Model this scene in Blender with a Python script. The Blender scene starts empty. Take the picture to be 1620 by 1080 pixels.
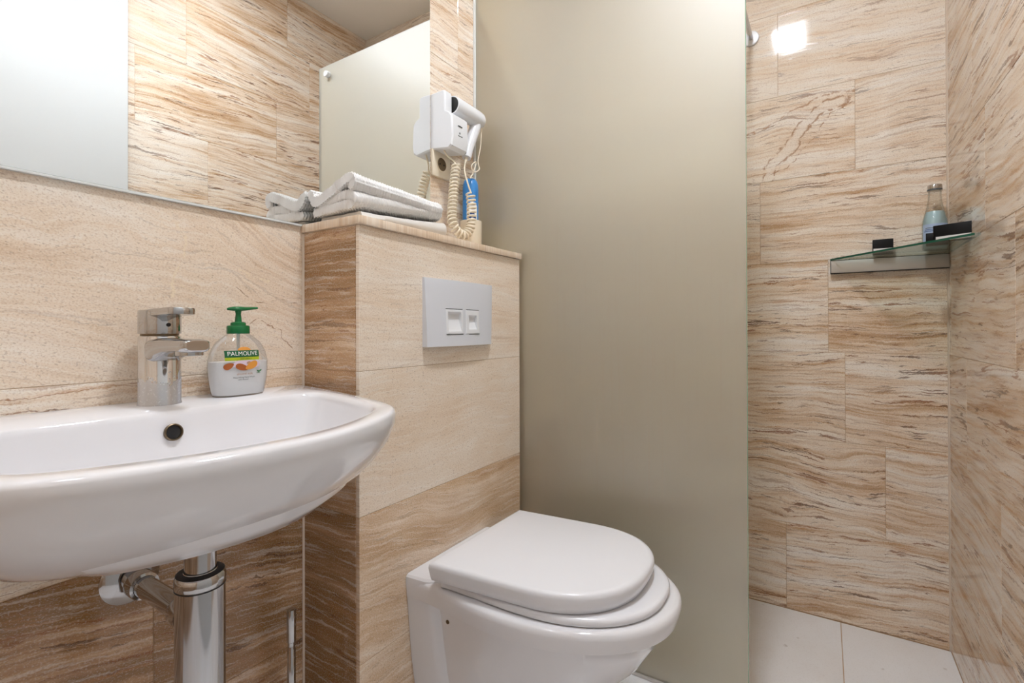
import bpy, bmesh, math, random
from mathutils import Vector, Matrix
from mathutils import noise as mnoise

# ------------------------------------------------------------------ camera, light, exposure
sc = bpy.context.scene
COL = sc.collection
CAM_H = 1.018
F_PX, YAW, ROLL, PITCH, CY = 778.34, 57.5956, 0.1576, 0.244, 516.27
_y, _p, _r = math.radians(YAW), math.radians(PITCH), math.radians(ROLL)
fw = Vector((math.sin(_y), math.cos(_y), 0)); rt = Vector((math.cos(_y), -math.sin(_y), 0)); up = Vector((0, 0, 1))
f2 = fw * math.cos(_p) + up * math.sin(_p); u2 = -fw * math.sin(_p) + up * math.cos(_p)
cr = rt * math.cos(_r) - u2 * math.sin(_r); cu = rt * math.sin(_r) + u2 * math.cos(_r)
cam_data = bpy.data.cameras.new('camera'); cam = bpy.data.objects.new('camera', cam_data); COL.objects.link(cam)
cam_data.sensor_width = 36.0; cam_data.lens = F_PX / 1620 * 36.0
cam_data.shift_y = -(540 - CY) / 1620.0
cam_data.clip_start = 0.01
M = Matrix((cr, cu, -f2)).transposed().to_4x4(); M.translation = (0, 0, CAM_H)
cam.matrix_world = M
sc.camera = cam
wd = bpy.data.worlds.new('world'); sc.world = wd; wd.use_nodes = True
wd.node_tree.nodes['Background'].inputs[0].default_value = (1, .95, .9, 1)
wd.node_tree.nodes['Background'].inputs[1].default_value = 0.0
sc.view_settings.view_transform = 'Standard'; sc.view_settings.look = 'None'
sc.view_settings.gamma = 1.0; sc.view_settings.use_curve_mapping = False
sc.view_settings.exposure = 0.0
LAMP_STRENGTH = 196.0
LAMP_COLOR = (0.885, 0.935, 1.0)
sc.cycles.max_bounces = 9; sc.cycles.diffuse_bounces = 4; sc.cycles.glossy_bounces = 4
sc.cycles.transmission_bounces = 6; sc.cycles.transparent_max_bounces = 12; sc.cycles.sample_clamp_indirect = 6.0
sc.cycles.adaptive_threshold = .02

# ------------------------------------------------------------------ room numbers (metres)
Bm, Bf, Ag, bg, Ab, Br = 1.0138, 0.8246, 1.3571, 0.1646, 2.0473, 0.3326   # mirror wall, boxing front, screen, screen free edge, shower end wall, right wall
As = 0.70            # near side of the boxing
LEFT = -0.75         # wall behind the camera
CEIL = 2.773
LEDGE = 1.2566       # top of stone ledge
FLOOR = 0.045        # bathroom floor, the shower floor lies at 0
ROWS = [0.002, 0.3115, 0.6215, 0.931, 1.2555, 1.5592, 1.866, 2.172, 2.478, CEIL]

# ------------------------------------------------------------------ helpers
def lin(r, g, b):
    def c(v):
        v /= 255.0
        return v / 12.92 if v <= .04045 else ((v + .055) / 1.055) ** 2.4
    return (c(r), c(g), c(b), 1.0)

class NT:
    def __init__(s, name):
        s.m = bpy.data.materials.new(name); s.m.use_nodes = True
        s.t = s.m.node_tree; s.t.nodes.clear()
        s.out = s.n('ShaderNodeOutputMaterial')
    def n(s, typ, **kw):
        nd = s.t.nodes.new(typ)
        for k, v in kw.items(): setattr(nd, k, v)
        return nd
    def l(s, a, b): s.t.links.new(a, b)
    def put(s, sock, v):
        if isinstance(v, bpy.types.NodeSocket): s.l(v, sock)
        elif v is not None: sock.default_value = v
    def math(s, op, a, b=None, c=None, clamp=False):
        nd = s.n('ShaderNodeMath', operation=op); nd.use_clamp = clamp
        s.put(nd.inputs[0], a)
        if b is not None: s.put(nd.inputs[1], b)
        if c is not None: s.put(nd.inputs[2], c)
        return nd.outputs[0]
    def vmath(s, op, a, b=None, scale=None):
        nd = s.n('ShaderNodeVectorMath', operation=op)
        s.put(nd.inputs[0], a)
        if b is not None: s.put(nd.inputs[1], b)
        if scale is not None: s.put(nd.inputs[3], scale)
        return nd.outputs[0]
    dims = '3D'
    def noise(s, vec, scale=1, detail=3, rough=.55, dist=0):
        nd = s.n('ShaderNodeTexNoise'); nd.noise_dimensions = s.dims; s.put(nd.inputs['Vector'], vec)
        nd.inputs['Scale'].default_value = scale; nd.inputs['Detail'].default_value = detail
        nd.inputs['Roughness'].default_value = rough; nd.inputs['Distortion'].default_value = dist
        return nd.outputs['Fac']
    def ramp(s, fac, stops, interp='LINEAR'):
        nd = s.n('ShaderNodeValToRGB'); cr_ = nd.color_ramp; cr_.interpolation = interp
        while len(cr_.elements) < len(stops): cr_.elements.new(0.5)
        for e, (p, c) in zip(cr_.elements, stops):
            e.position = p; e.color = c if len(c) == 4 else (*c, 1)
        s.put(nd.inputs[0], fac); return nd.outputs[0]
    def smooth(s, v, lo, hi):
        nd = s.n('ShaderNodeMapRange', interpolation_type='SMOOTHSTEP')
        s.put(nd.inputs[0], v); s.put(nd.inputs[1], lo); s.put(nd.inputs[2], hi); return nd.outputs[0]
    def mix(s, f, a, b, mode='MIX'):
        nd = s.n('ShaderNodeMix', data_type='RGBA', blend_type=mode)
        s.put(nd.inputs[0], f); s.put(nd.inputs[6], a); s.put(nd.inputs[7], b); return nd.outputs[2]
    def attr(s, name):
        nd = s.n('ShaderNodeAttribute', attribute_type='OBJECT', attribute_name=name); return nd.outputs['Fac']
    def bsdf(s, **kw):
        nd = s.n('ShaderNodeBsdfPrincipled')
        for k, v in kw.items(): s.put(nd.inputs[k.replace('_', ' ')], v)
        return nd
    def done(s, sock): s.l(sock, s.out.inputs[0]); return s.m

def simple(name, col, rough=.4, metal=0, spec=.5, coat=0, **kw):
    t = NT(name)
    b = t.bsdf(Base_Color=col, Roughness=rough, Metallic=metal, Coat_Weight=coat)
    b.inputs['Specular IOR Level'].default_value = spec
    for k, v in kw.items(): b.inputs[k.replace('_', ' ')].default_value = v
    return t.done(b.outputs[0])

def link(o, parent=None):
    COL.objects.link(o)
    if parent is not None: o.parent = parent
    return o
def from_bm(name, bm, mat, parent=None, smooth=True, angle=40):
    me = bpy.data.meshes.new(name); bmesh.ops.recalc_face_normals(bm, faces=bm.faces)
    bm.to_mesh(me); bm.free()
    return from_me(name, me, mat, parent, smooth, angle)
def from_me(name, me, mat, parent=None, smooth=True, angle=40):
    if mat is not None: me.materials.append(mat)
    if smooth:
        for p in me.polygons: p.use_smooth = True
        me.set_sharp_from_angle(angle=math.radians(angle))
    return link(bpy.data.objects.new(name, me), parent)
def from_py(name, v, f, mat, parent=None, smooth=True, angle=40, fix=True):
    me = bpy.data.meshes.new(name); me.from_pydata([tuple(p) for p in v], [], f); me.update()
    if fix:
        bm = bmesh.new(); bm.from_mesh(me); bmesh.ops.recalc_face_normals(bm, faces=bm.faces); bm.to_mesh(me); bm.free()
    return from_me(name, me, mat, parent, smooth, angle)
def thing(name, label, cat, loc=(0, 0, 0), group=None):
    o = bpy.data.objects.new(name, None); o.empty_display_size = .05; link(o); o.location = loc
    return tag(o, label, cat, group)
def tag(o, label, cat, group=None):
    o['label'] = label; o['category'] = cat
    if group: o['group'] = group
    return o
def keep(o, parent):
    """parent a part built in world coordinates under a thing that stands elsewhere"""
    o.parent = parent; o.matrix_parent_inverse = Matrix.Translation(-parent.location); return o
def rbox(x0, x1, y0, y1, z0, z1, bev=.002, seg=2, bm=None):
    own = bm is None
    b = bmesh.new()
    bmesh.ops.create_cube(b, size=1)
    for v in b.verts:
        v.co = Vector(((x0 + x1) / 2 + v.co.x * (x1 - x0), (y0 + y1) / 2 + v.co.y * (y1 - y0), (z0 + z1) / 2 + v.co.z * (z1 - z0)))
    if bev > 0:
        bmesh.ops.bevel(b, geom=list(b.edges), offset=bev, segments=seg, profile=.5, affect='EDGES')
    if own: return b
    me = bpy.data.meshes.new('tmp'); b.to_mesh(me); b.free(); bm.from_mesh(me); bpy.data.meshes.remove(me); return bm
def loft(rings, cap0=True, cap1=True, closed=True):
    v = []; f = []; n = len(rings[0])
    for r in rings: v += [tuple(p) for p in r]
    for i in range(len(rings) - 1):
        for j in range(n if closed else n - 1):
            k = (j + 1) % n
            f.append((i * n + j, i * n + k, (i + 1) * n + k, (i + 1) * n + j))
    if cap0: f.append(tuple(reversed(range(n))))
    if cap1: f.append(tuple(range((len(rings) - 1) * n, len(rings) * n)))
    return v, f
def lathe(prof, c=(0, 0, 0), n=40, cap0=True, cap1=True, axis='z'):
    rings = []
    for r, h in prof:
        ring = []
        for i in range(n):
            a = 2 * math.pi * i / n; p = (r * math.cos(a), r * math.sin(a), h)
            if axis == 'x': p = (p[2], p[0], p[1])
            if axis == 'y': p = (p[0], p[2], p[1])
            ring.append((c[0] + p[0], c[1] + p[1], c[2] + p[2]))
        rings.append(ring)
    return loft(rings, cap0, cap1)
def tube(pts, r, n=10):
    pts = [Vector(p) for p in pts]; rings = []; prev = None
    for i, p in enumerate(pts):
        t = (pts[min(i + 1, len(pts) - 1)] - pts[max(i - 1, 0)]).normalized()
        if prev is None:
            a = Vector((0, 0, 1)) if abs(t.z) < .9 else Vector((1, 0, 0)); nrm = t.cross(a).normalized()
        else:
            nrm = (prev - t * prev.dot(t)).normalized()
        prev = nrm; bn = t.cross(nrm); rr = r[i] if isinstance(r, (list, tuple)) else r
        rings.append([p + nrm * rr * math.cos(2 * math.pi * k / n) + bn * rr * math.sin(2 * math.pi * k / n) for k in range(n)])
    return loft(rings)
def catmull(P, per=10, closed=False):
    P = [Vector(p) for p in P]; out = []; n = len(P)
    segs = n if closed else n - 1
    for i in range(segs):
        g = lambda k: P[k % n] if closed else P[max(0, min(n - 1, k))]
        a, b, c, d = g(i - 1), g(i), g(i + 1), g(i + 2)
        for j in range(per):
            t = j / per
            out.append(.5 * ((2 * b) + (c - a) * t + (2 * a - 5 * b + 4 * c - d) * t * t + (3 * b - a - 3 * c + d) * t ** 3))
    if not closed: out.append(P[-1])
    return out
def resample(P, n, closed=False):
    P = [Vector(p) for p in P]
    if closed: P = P + [P[0]]
    L = [0]
    for a, b in zip(P, P[1:]): L.append(L[-1] + (b - a).length)
    out = []; k = 0; m = n if closed else n - 1
    for i in range(n):
        s = L[-1] * i / m
        while k < len(L) - 2 and L[k + 1] < s: k += 1
        t = (s - L[k]) / max(1e-9, L[k + 1] - L[k]); out.append(P[k].lerp(P[k + 1], min(1, t)))
    return out
def joinpy(parts):
    v = []; f = []
    for a, b in parts:
        o = len(v); v += list(a); f += [tuple(i + o for i in q) for q in b]
    return v, f
_fontcache = {}
def text_geo(body, size, align='CENTER', bold=0.0):
    cu_ = bpy.data.curves.new('t', 'FONT'); cu_.body = body; cu_.size = size; cu_.align_x = align; cu_.align_y = 'CENTER'; cu_.offset = bold
    o = bpy.data.objects.new('t', cu_); COL.objects.link(o)
    dg = bpy.context.evaluated_depsgraph_get(); me = bpy.data.meshes.new_from_object(o.evaluated_get(dg))
    v = [p.co.copy() for p in me.vertices]; f = [tuple(p.vertices) for p in me.polygons]
    bpy.data.objects.remove(o); bpy.data.curves.remove(cu_); bpy.data.meshes.remove(me)
    return v, f

# ------------------------------------------------------------------ materials
def stone(name, rough=.16, bump=.10, veins=()):
    """vein-cut travertine; every tile carries its own seed, tone, vein, angle and warp.
    veins: (polyline in tile coordinates, half width) of large single veins"""
    t = NT(name); t.dims = '2D'
    tc = t.n('ShaderNodeTexCoord'); obj = tc.outputs['Object']
    seed, tone, vein, ang, warp = (t.attr(k) for k in ('seed', 'tone', 'vein', 'angle', 'warp'))
    off = t.n('ShaderNodeCombineXYZ'); t.l(t.math('MULTIPLY', seed, 3.71), off.inputs[0]); t.l(t.math('MULTIPLY', seed, 7.13), off.inputs[1]); t.l(t.math('MULTIPLY', seed, 1.37), off.inputs[2])
    rotn = t.n('ShaderNodeVectorRotate', rotation_type='Z_AXIS'); t.l(obj, rotn.inputs['Vector']); t.l(ang, rotn.inputs['Angle'])
    p = t.vmath('ADD', t.vmath('MULTIPLY', rotn.outputs[0], (1, 1, .15)), off.outputs[0])
    sep = t.n('ShaderNodeSeparateXYZ'); t.l(p, sep.inputs[0])
    # the layers undulate, with ragged edges
    w1 = t.noise(t.vmath('MULTIPLY', p, (2.4, 3.4, 1)), 1, 2, .5)
    w2 = t.noise(t.vmath('MULTIPLY', p, (13, 26, 1)), 1, 2, .6)
    w3 = t.noise(t.vmath('MULTIPLY', p, (95, 120, 8)), 1, 1, .6)
    dy = t.math('MULTIPLY', t.math('SUBTRACT', w1, .5), t.math('MULTIPLY', warp, .14))
    dy = t.math('ADD', dy, t.math('MULTIPLY', t.math('SUBTRACT', w2, .5), t.math('ADD', .004, t.math('MULTIPLY', warp, .013))))
    dy = t.math('ADD', dy, t.math('MULTIPLY', t.math('SUBTRACT', w3, .5), .0055))
    cmb = t.n('ShaderNodeCombineXYZ'); t.l(sep.outputs[0], cmb.inputs[0]); t.l(t.math('ADD', sep.outputs[1], dy), cmb.inputs[1]); t.l(sep.outputs[2], cmb.inputs[2])
    pw = cmb.outputs[0]
    def st(x, y, z=1.0): return t.vmath('MULTIPLY', pw, (x, y, z))
    bands = t.noise(st(.8, 13), 1, 4, .66)
    strata = t.noise(st(2.2, 46), 1, 3, .7)
    fine = t.noise(st(6, 130), 1, 2, .65)
    base = t.math('ADD', t.math('MULTIPLY', bands, .60), t.math('MULTIPLY', strata, .40))
    amp = t.math('ADD', .14, t.math('MULTIPLY', vein, 1.15))
    base = t.math('ADD', .5, t.math('MULTIPLY', t.math('SUBTRACT', base, .5), amp))
    base = t.math('ADD', base, t.math('MULTIPLY', t.math('SUBTRACT', tone, .5), .40))
    cloud = t.noise(t.vmath('MULTIPLY', p, (5, 7, 1)), 1, 3, .6)
    base = t.math('ADD', base, t.math('MULTIPLY', t.math('SUBTRACT', cloud, .5), .16))
    col = t.ramp(base, [(.20, lin(252, 247, 241)), (.38, lin(248, 237, 223)), (.50, lin(238, 218, 195)), (.60, lin(220, 189, 155)), (.70, lin(196, 156, 118)), (.84, lin(152, 114, 74))])
    col = t.mix(t.math('MULTIPLY', t.smooth(fine, .52, .72), t.math('MULTIPLY', vein, .45)), col, lin(158, 112, 74))
    col = t.mix(t.math('MULTIPLY', t.smooth(fine, .48, .30), .35), col, lin(251, 243, 232))
    # broken dark veins that follow the layers
    v1 = t.noise(st(1.1, 21), 1, 3, .55)
    ridge = t.math('ABSOLUTE', t.math('SUBTRACT', v1, .5))
    msk = t.noise(st(5.5, 26), 1.0, 2, .6)
    zone = t.smooth(t.noise(st(1.6, 6), 1, 1, .5), .36, .54)
    wid = t.math('MULTIPLY', t.smooth(msk, .40, .66), t.math('MULTIPLY', zone, .026))
    vn = t.smooth(ridge, t.math('ADD', wid, .0001), t.math('MULTIPLY', wid, .25))
    v2 = t.noise(st(10, 105), 1.2, 2, .55)
    dash = t.math('MULTIPLY', t.smooth(v2, .64, .70), t.smooth(t.noise(st(2.6, 11), 1, 2), .44, .58))
    allv = t.math('MULTIPLY', t.math('MAXIMUM', t.math('MULTIPLY', vn, .82), t.math('MULTIPLY', dash, .75)), vein, clamp=True)
    vcol = t.mix(t.smooth(t.noise(st(4, 20), 1, 1), .40, .60), lin(148, 92, 50), lin(96, 62, 38))
    col = t.mix(allv, col, vcol)
    orange = t.math('MULTIPLY', t.smooth(strata, .60, .74), t.math('MULTIPLY', vein, .42))
    col = t.mix(orange, col, lin(198, 142, 90))
    if veins:
        lp = t.vmath('ADD', obj, t.vmath('SCALE', t.vmath('SUBTRACT', (lambda nd: (t.put(nd.inputs['Vector'], obj), nd.inputs['Scale'].__setattr__('default_value', 26), nd.inputs['Detail'].__setattr__('default_value', 4), nd.outputs['Color'])[-1])(t.n('ShaderNodeTexNoise')), (.5, .5, .5)), scale=.034))
        s2 = t.n('ShaderNodeSeparateXYZ'); t.l(lp, s2.inputs[0]); X, Y = s2.outputs[0], s2.outputs[1]
        for line, hw, edge, fill in veins:
            dmin = None
            for (x0, y0), (x1, y1) in zip(line, line[1:]):
                dx, dy_ = x1 - x0, y1 - y0; L2 = dx * dx + dy_ * dy_
                px = t.math('SUBTRACT', X, x0); py = t.math('SUBTRACT', Y, y0)
                h = t.math('DIVIDE', t.math('ADD', t.math('MULTIPLY', px, dx), t.math('MULTIPLY', py, dy_)), L2, clamp=True)
                ex = t.math('SUBTRACT', px, t.math('MULTIPLY', h, dx)); ey = t.math('SUBTRACT', py, t.math('MULTIPLY', h, dy_))
                d = t.math('SQRT', t.math('ADD', t.math('MULTIPLY', ex, ex), t.math('MULTIPLY', ey, ey)))
                dmin = d if dmin is None else t.math('MINIMUM', dmin, d)
            brk = t.noise(obj, 42, 3, .6)
            wdt = t.math('MULTIPLY', t.math('ADD', .55, brk), hw)
            if fill is not None:
                col = t.mix(t.math('MULTIPLY', t.smooth(dmin, wdt, t.math('MULTIPLY', wdt, .4)), .55), col, fill)
            q = t.math('ABSOLUTE', t.math('SUBTRACT', dmin, wdt if fill is not None else 0.0))
            col = t.mix(t.math('MULTIPLY', t.smooth(q, t.math('MULTIPLY', brk, .009 if fill is not None else hw), .0005), t.math('MULTIPLY', t.smooth(brk, .34, .56), .8)), col, edge)
    # grain and pores
    g = t.noise(t.vmath('MULTIPLY', p, (300, 420, 60)), 1, 2, .6)
    col = t.mix(t.math('MULTIPLY', t.smooth(g, .54, .70), .32), col, lin(176, 138, 102))
    col = t.mix(t.math('MULTIPLY', t.smooth(g, .46, .30), .28), col, lin(252, 246, 238))
    pore = t.smooth(t.noise(t.vmath('MULTIPLY', p, (130, 240, 60)), 1, 1, .4), .70, .75)
    col = t.mix(t.math('MULTIPLY', pore, .28), col, lin(138, 104, 76))
    b = t.bsdf(Base_Color=col, Roughness=t.math('ADD', rough, t.math('MULTIPLY', allv, .25)))
    b.inputs['Specular IOR Level'].default_value = .45
    return t.done(b.outputs[0])

MAT = {}
MAT['stone'] = stone('travertine_polished', .06)
_BR, _WH = lin(166, 118, 80), lin(246, 236, 224)
def on_back(u0, u1, v0, v1, pts):   # wall metres (y, z) -> tile coordinates of a shower end wall tile
    return [(-y - (u0 + u1) / 2, z - (v0 + v1) / 2) for y, z in pts]
MAT['grout'] = simple('grout', lin(196, 164, 130), .85)
MAT['plaster'] = simple('ceiling_paint', lin(250, 246, 240), .9, spec=.2)
MAT['ceramic'] = simple('white_ceramic', lin(236, 234, 236), .07, coat=.4, Coat_Roughness=.03)
MAT['seatplastic'] = simple('white_seat_plastic', lin(238, 237, 240), .22)
MAT['plastic'] = simple('white_plastic', lin(236, 237, 240), .3)
MAT['plate_plastic'] = simple('pale_grey_plastic', lin(222, 224, 230), .32)
MAT['cream'] = simple('cream_plastic', lin(240, 228, 206), .4)
MAT['black'] = simple('black_card', lin(12, 11, 12), .5, spec=.25)
MAT['darkhole'] = simple('dark_hole', lin(14, 12, 12), .6)
MAT['whitecard'] = simple('white_card', lin(230, 226, 224), .6)
MAT['chrome'] = simple('chrome', (.54, .54, .55, 1), .09, 1)
MAT['steel'] = simple('brushed_steel', lin(206, 202, 198), .38, .6)
MAT['bronze'] = simple('tarnished_metal', lin(120, 104, 84), .35, 1)
MAT['rubber'] = simple('black_rubber', lin(30, 26, 24), .5)
MAT['mirror'] = simple('mirror_silver', (.93, .945, .94, 1), 0.0, 1)
MAT['mirror_edge'] = simple('mirror_edge', lin(190, 196, 188), .2)
MAT['silicone'] = simple('silicone', lin(226, 208, 190), .5)
MAT['seal'] = simple('clear_seal', lin(226, 228, 226), .3)
MAT['green'] = simple('green_plastic', lin(10, 108, 56), .25)
MAT['print_green'] = simple('print_dark_green', lin(22, 92, 54), .4)
MAT['print_lime'] = simple('print_lime', lin(178, 192, 34), .4)
MAT['print_white'] = simple('print_white', lin(244, 244, 240), .4)
MAT['print_brown'] = simple('print_brown', lin(170, 92, 40), .45)
MAT['print_orange'] = simple('print_orange', lin(222, 150, 62), .45)
MAT['print_pink'] = simple('print_pink', lin(226, 206, 222), .45)
MAT['print_tan'] = simple('print_tan', lin(190, 150, 120), .5)
MAT['print_grey'] = simple('print_grey', lin(88, 92, 92), .5)
MAT['print_leaf'] = simple('print_leaf', lin(70, 130, 84), .5)
MAT['canblue'] = simple('can_blue', lin(58, 138, 210), .3)
MAT['candark'] = simple('can_dark_blue', lin(40, 72, 130), .3)
MAT['blueprint'] = simple('label_pale_blue', lin(176, 196, 224), .5)
MAT['rosepr'] = simple('label_rose', lin(226, 140, 140), .5)
MAT['tealpr'] = simple('label_teal', lin(84, 150, 184), .5)

def mat_floor():
    t = NT('white_stone_tile'); tc = t.n('ShaderNodeTexCoord'); sd = t.attr('seed')
    p = t.vmath('ADD', tc.outputs['Object'], t.vmath('SCALE', (1.3, 2.1, .7), scale=sd))
    n1 = t.noise(p, 3.5, 4, .55); g = t.noise(p, 240, 2)
    col = t.ramp(n1, [(.35, lin(250, 250, 252)), (.65, lin(244, 241, 240))])
    col = t.mix(t.math('MULTIPLY', t.smooth(t.noise(p, 26, 2), .70, .78), .5), col, lin(190, 180, 172))
    col = t.mix(t.math('MULTIPLY', t.smooth(g, .5, .7), .10), col, lin(190, 176, 164))
    return t.done(t.bsdf(Base_Color=col, Roughness=.22).outputs[0])
MAT['floor'] = mat_floor()

def mat_frost(name, tint, body, drips=True, refr=.5, diff=.5, gloss=.06, grough=.42):
    """acid-etched glass: rough transmission plus the diffuse body of the etched face, limescale runs below shower-head height"""
    t = NT(name); tc = t.n('ShaderNodeTexCoord'); obj = tc.outputs['Object']
    bodycol = body
    if drips:
        sep = t.n('ShaderNodeSeparateXYZ'); t.l(obj, sep.inputs[0])
        runs = t.noise(t.vmath('MULTIPLY', obj, (1, 110, 3.0)), 1, 4, .6)
        spots = t.smooth(t.noise(t.vmath('MULTIPLY', obj, (1, 90, 55)), 1, 2), .66, .74)
        wet = t.math('MULTIPLY', t.smooth(sep.outputs[2], 1.50, 1.15), t.smooth(sep.outputs[2], .15, .60))
        scale_ = t.math('MULTIPLY', t.math('MAXIMUM', t.smooth(runs, .52, .72), t.math('MULTIPLY', spots, .8)), wet)
        bodycol = t.mix(t.math('MULTIPLY', scale_, .5), body, lin(246, 236, 216))
    gl = t.n('ShaderNodeBsdfRefraction'); gl.inputs['Color'].default_value = tint; gl.inputs['Roughness'].default_value = .38; gl.inputs['IOR'].default_value = 1.15
    tr = t.n('ShaderNodeBsdfTranslucent'); t.put(tr.inputs['Color'], bodycol)
    df = t.n('ShaderNodeBsdfDiffuse'); t.put(df.inputs['Color'], bodycol)
    gs = t.n('ShaderNodeBsdfGlossy'); gs.inputs['Color'].default_value = (.95, .95, .95, 1); gs.inputs['Roughness'].default_value = grough
    m1 = t.n('ShaderNodeMixShader'); m1.inputs[0].default_value = diff; t.l(tr.outputs[0], m1.inputs[1]); t.l(df.outputs[0], m1.inputs[2])
    m2 = t.n('ShaderNodeMixShader'); t.l(m1.outputs[0], m2.inputs[1]); t.l(gl.outputs[0], m2.inputs[2])
    t.put(m2.inputs[0], t.math('SUBTRACT', refr, t.math('MULTIPLY', scale_, .22)) if drips else refr)
    fr = t.n('ShaderNodeLayerWeight'); fr.inputs['Blend'].default_value = .35
    fac = t.math('ADD', gloss, t.math('MULTIPLY', fr.outputs['Fresnel'], .35))
    m3 = t.n('ShaderNodeMixShader'); t.l(fac, m3.inputs[0]); t.l(m2.outputs[0], m3.inputs[1]); t.l(gs.outputs[0], m3.inputs[2])
    return t.done(m3.outputs[0])
MAT['frost'] = mat_frost('etched_glass', lin(247, 246, 232), lin(234, 233, 216), True, .80, .5, .24, .50)
MAT['frost_door'] = mat_frost('etched_door_glass', lin(244, 246, 244), lin(232, 234, 234), False, .05, .88, .03, .5)
MAT['glassedge'] = simple('glass_edge_green', lin(150, 186, 160), .15)

def mat_glass(name, col, rough=0.0, ior=1.45):
    t = NT(name)
    b = t.bsdf(Base_Color=col, Roughness=rough, IOR=ior); b.inputs['Transmission Weight'].default_value = 1.0
    return t.done(b.outputs[0])
def mat_thin(name, tint, refl=.06):
    t = NT(name); tr = t.n('ShaderNodeBsdfTransparent'); tr.inputs[0].default_value = tint
    gs = t.n('ShaderNodeBsdfGlossy'); gs.inputs['Roughness'].default_value = .03
    lw = t.n('ShaderNodeLayerWeight'); lw.inputs['Blend'].default_value = .25
    mx = t.n('ShaderNodeMixShader'); t.l(t.math('ADD', refl * .5, t.math('MULTIPLY', lw.outputs['Fresnel'], .5)), mx.inputs[0])
    t.l(tr.outputs[0], mx.inputs[1]); t.l(gs.outputs[0], mx.inputs[2]); return t.done(mx.outputs[0])
MAT['glass_shelf'] = mat_thin('clear_green_glass', (.90, .95, .92, 1))
MAT['shelf_edge'] = simple('shelf_edge_green', lin(36, 92, 72), .15)
MAT['clear'] = mat_thin('clear_plastic', (.97, .97, .97, 1), .05)
MAT['clearglass'] = mat_thin('clear_bottle_glass', (.95, .97, .97, 1), .06)
MAT['milk'] = simple('milky_soap', lin(246, 246, 247), .35)
MAT['bluewater'] = simple('cloudy_blue_liquid', lin(188, 212, 216), .25)

def mat_chrome_limescale():
    t = NT('chrome_with_limescale'); tc = t.n('ShaderNodeTexCoord'); sep = t.n('ShaderNodeSeparateXYZ'); t.l(tc.outputs['Object'], sep.inputs[0])
    n1 = t.noise(tc.outputs['Object'], 48, 4, .6)
    h = t.math('ADD', sep.outputs[2], t.math('MULTIPLY', t.math('SUBTRACT', n1, .5), .085))
    m = t.smooth(h, .046, .040)
    sp = t.math('MULTIPLY', t.smooth(t.noise(tc.outputs['Object'], 260, 3, .7), .55, .75), .5)
    m = t.math('MULTIPLY', m, t.math('ADD', .55, sp))
    a = t.bsdf(Base_Color=(.72, .72, .73, 1), Roughness=.08, Metallic=1.0)
    b = t.bsdf(Base_Color=lin(206, 208, 214), Roughness=.55, Metallic=.25)
    mx = t.n('ShaderNodeMixShader'); t.l(m, mx.inputs[0]); t.l(a.outputs[0], mx.inputs[1]); t.l(b.outputs[0], mx.inputs[2])
    return t.done(mx.outputs[0])
MAT['tapchrome'] = mat_chrome_limescale()

def mat_towel(name, col, fuzz):
    t = NT(name); tc = t.n('ShaderNodeTexCoord')
    n = t.noise(tc.outputs['Object'], 900, 3, .7)
    bmp = t.n('ShaderNodeBump'); bmp.inputs['Strength'].default_value = fuzz; bmp.inputs['Distance'].default_value = .0015; t.l(n, bmp.inputs['Height'])
    b = t.bsdf(Base_Color=col, Roughness=.95); b.inputs['Sheen Weight'].default_value = .3; b.inputs['Specular IOR Level'].default_value = .1
    t.l(bmp.outputs[0], b.inputs['Normal'])
    return t.done(b.outputs[0])
MAT['waffle'] = mat_towel('waffle_cotton', lin(240, 238, 236), .35)
MAT['cotton'] = mat_towel('plain_cotton', lin(228, 222, 214), .6)
t = NT('lamp_diffuser'); e = t.n('ShaderNodeEmission'); e.inputs[0].default_value = (*LAMP_COLOR, 1); e.inputs[1].default_value = LAMP_STRENGTH
MAT['lamp'] = t.done(e.outputs[0])
t = NT('added_fill_diffuser'); e = t.n('ShaderNodeEmission'); e.inputs[0].default_value = (*LAMP_COLOR, 1); e.inputs[1].default_value = LAMP_STRENGTH * .20  # weaker emission for the added fill panel
MAT['added_fill'] = t.done(e.outputs[0])

# ------------------------------------------------------------------ tiled walls
random.seed(7)
_tile_mesh = {}
def tile_mesh(w, h, th, mat):
    key = (round(w, 3), round(h, 3), round(th, 3), mat.name)
    if key not in _tile_mesh:
        c = .0008; x, y = w / 2, h / 2
        v = [(-x, -y, -th), (x, -y, -th), (x, y, -th), (-x, y, -th),
             (-x, -y, -c), (x, -y, -c), (x, y, -c), (-x, y, -c),
             (-x + c, -y + c, 0), (x - c, -y + c, 0), (x - c, y - c, 0), (-x + c, y - c, 0)]
        f = [(3, 2, 1, 0), (8, 9, 10, 11)]
        for a in (0, 4):
            for i in range(4):
                j = (i + 1) % 4; f.append((a + i, a + j, a + j + 4, a + i + 4))
        me = bpy.data.meshes.new('tile'); me.from_pydata(v, [], f); me.update(); me.materials.append(mat)
        _tile_mesh[key] = me
    return _tile_mesh[key]
GAP = .0009
def put_tile(parent, O, U, V, u0, u1, v0, v1, seed, tone=.5, vein=.7, angle=0.0, warp=.5, mat=None, th=.010, name='tile'):
    U, V = Vector(U), Vector(V); N = U.cross(V)
    me = tile_mesh(u1 - u0 - GAP, v1 - v0 - GAP, th, mat or MAT['stone'])
    o = bpy.data.objects.new(name, me); link(o, parent)
    m = Matrix((U, V, N)).transposed().to_4x4(); m.translation = Vector(O) + U * (u0 + u1) / 2 + V * (v0 + v1) / 2
    o.matrix_world = m
    o['seed'] = float(seed); o['tone'] = float(tone); o['vein'] = float(vein); o['angle'] = float(angle); o['warp'] = float(warp)
    return o
def struct(o): o['kind'] = 'structure'; return o
def slab(name, x0, x1, y0, y1, z0, z1, mat):
    return struct(from_bm(name, rbox(x0, x1, y0, y1, z0, z1, 0), mat, None, False))
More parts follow.
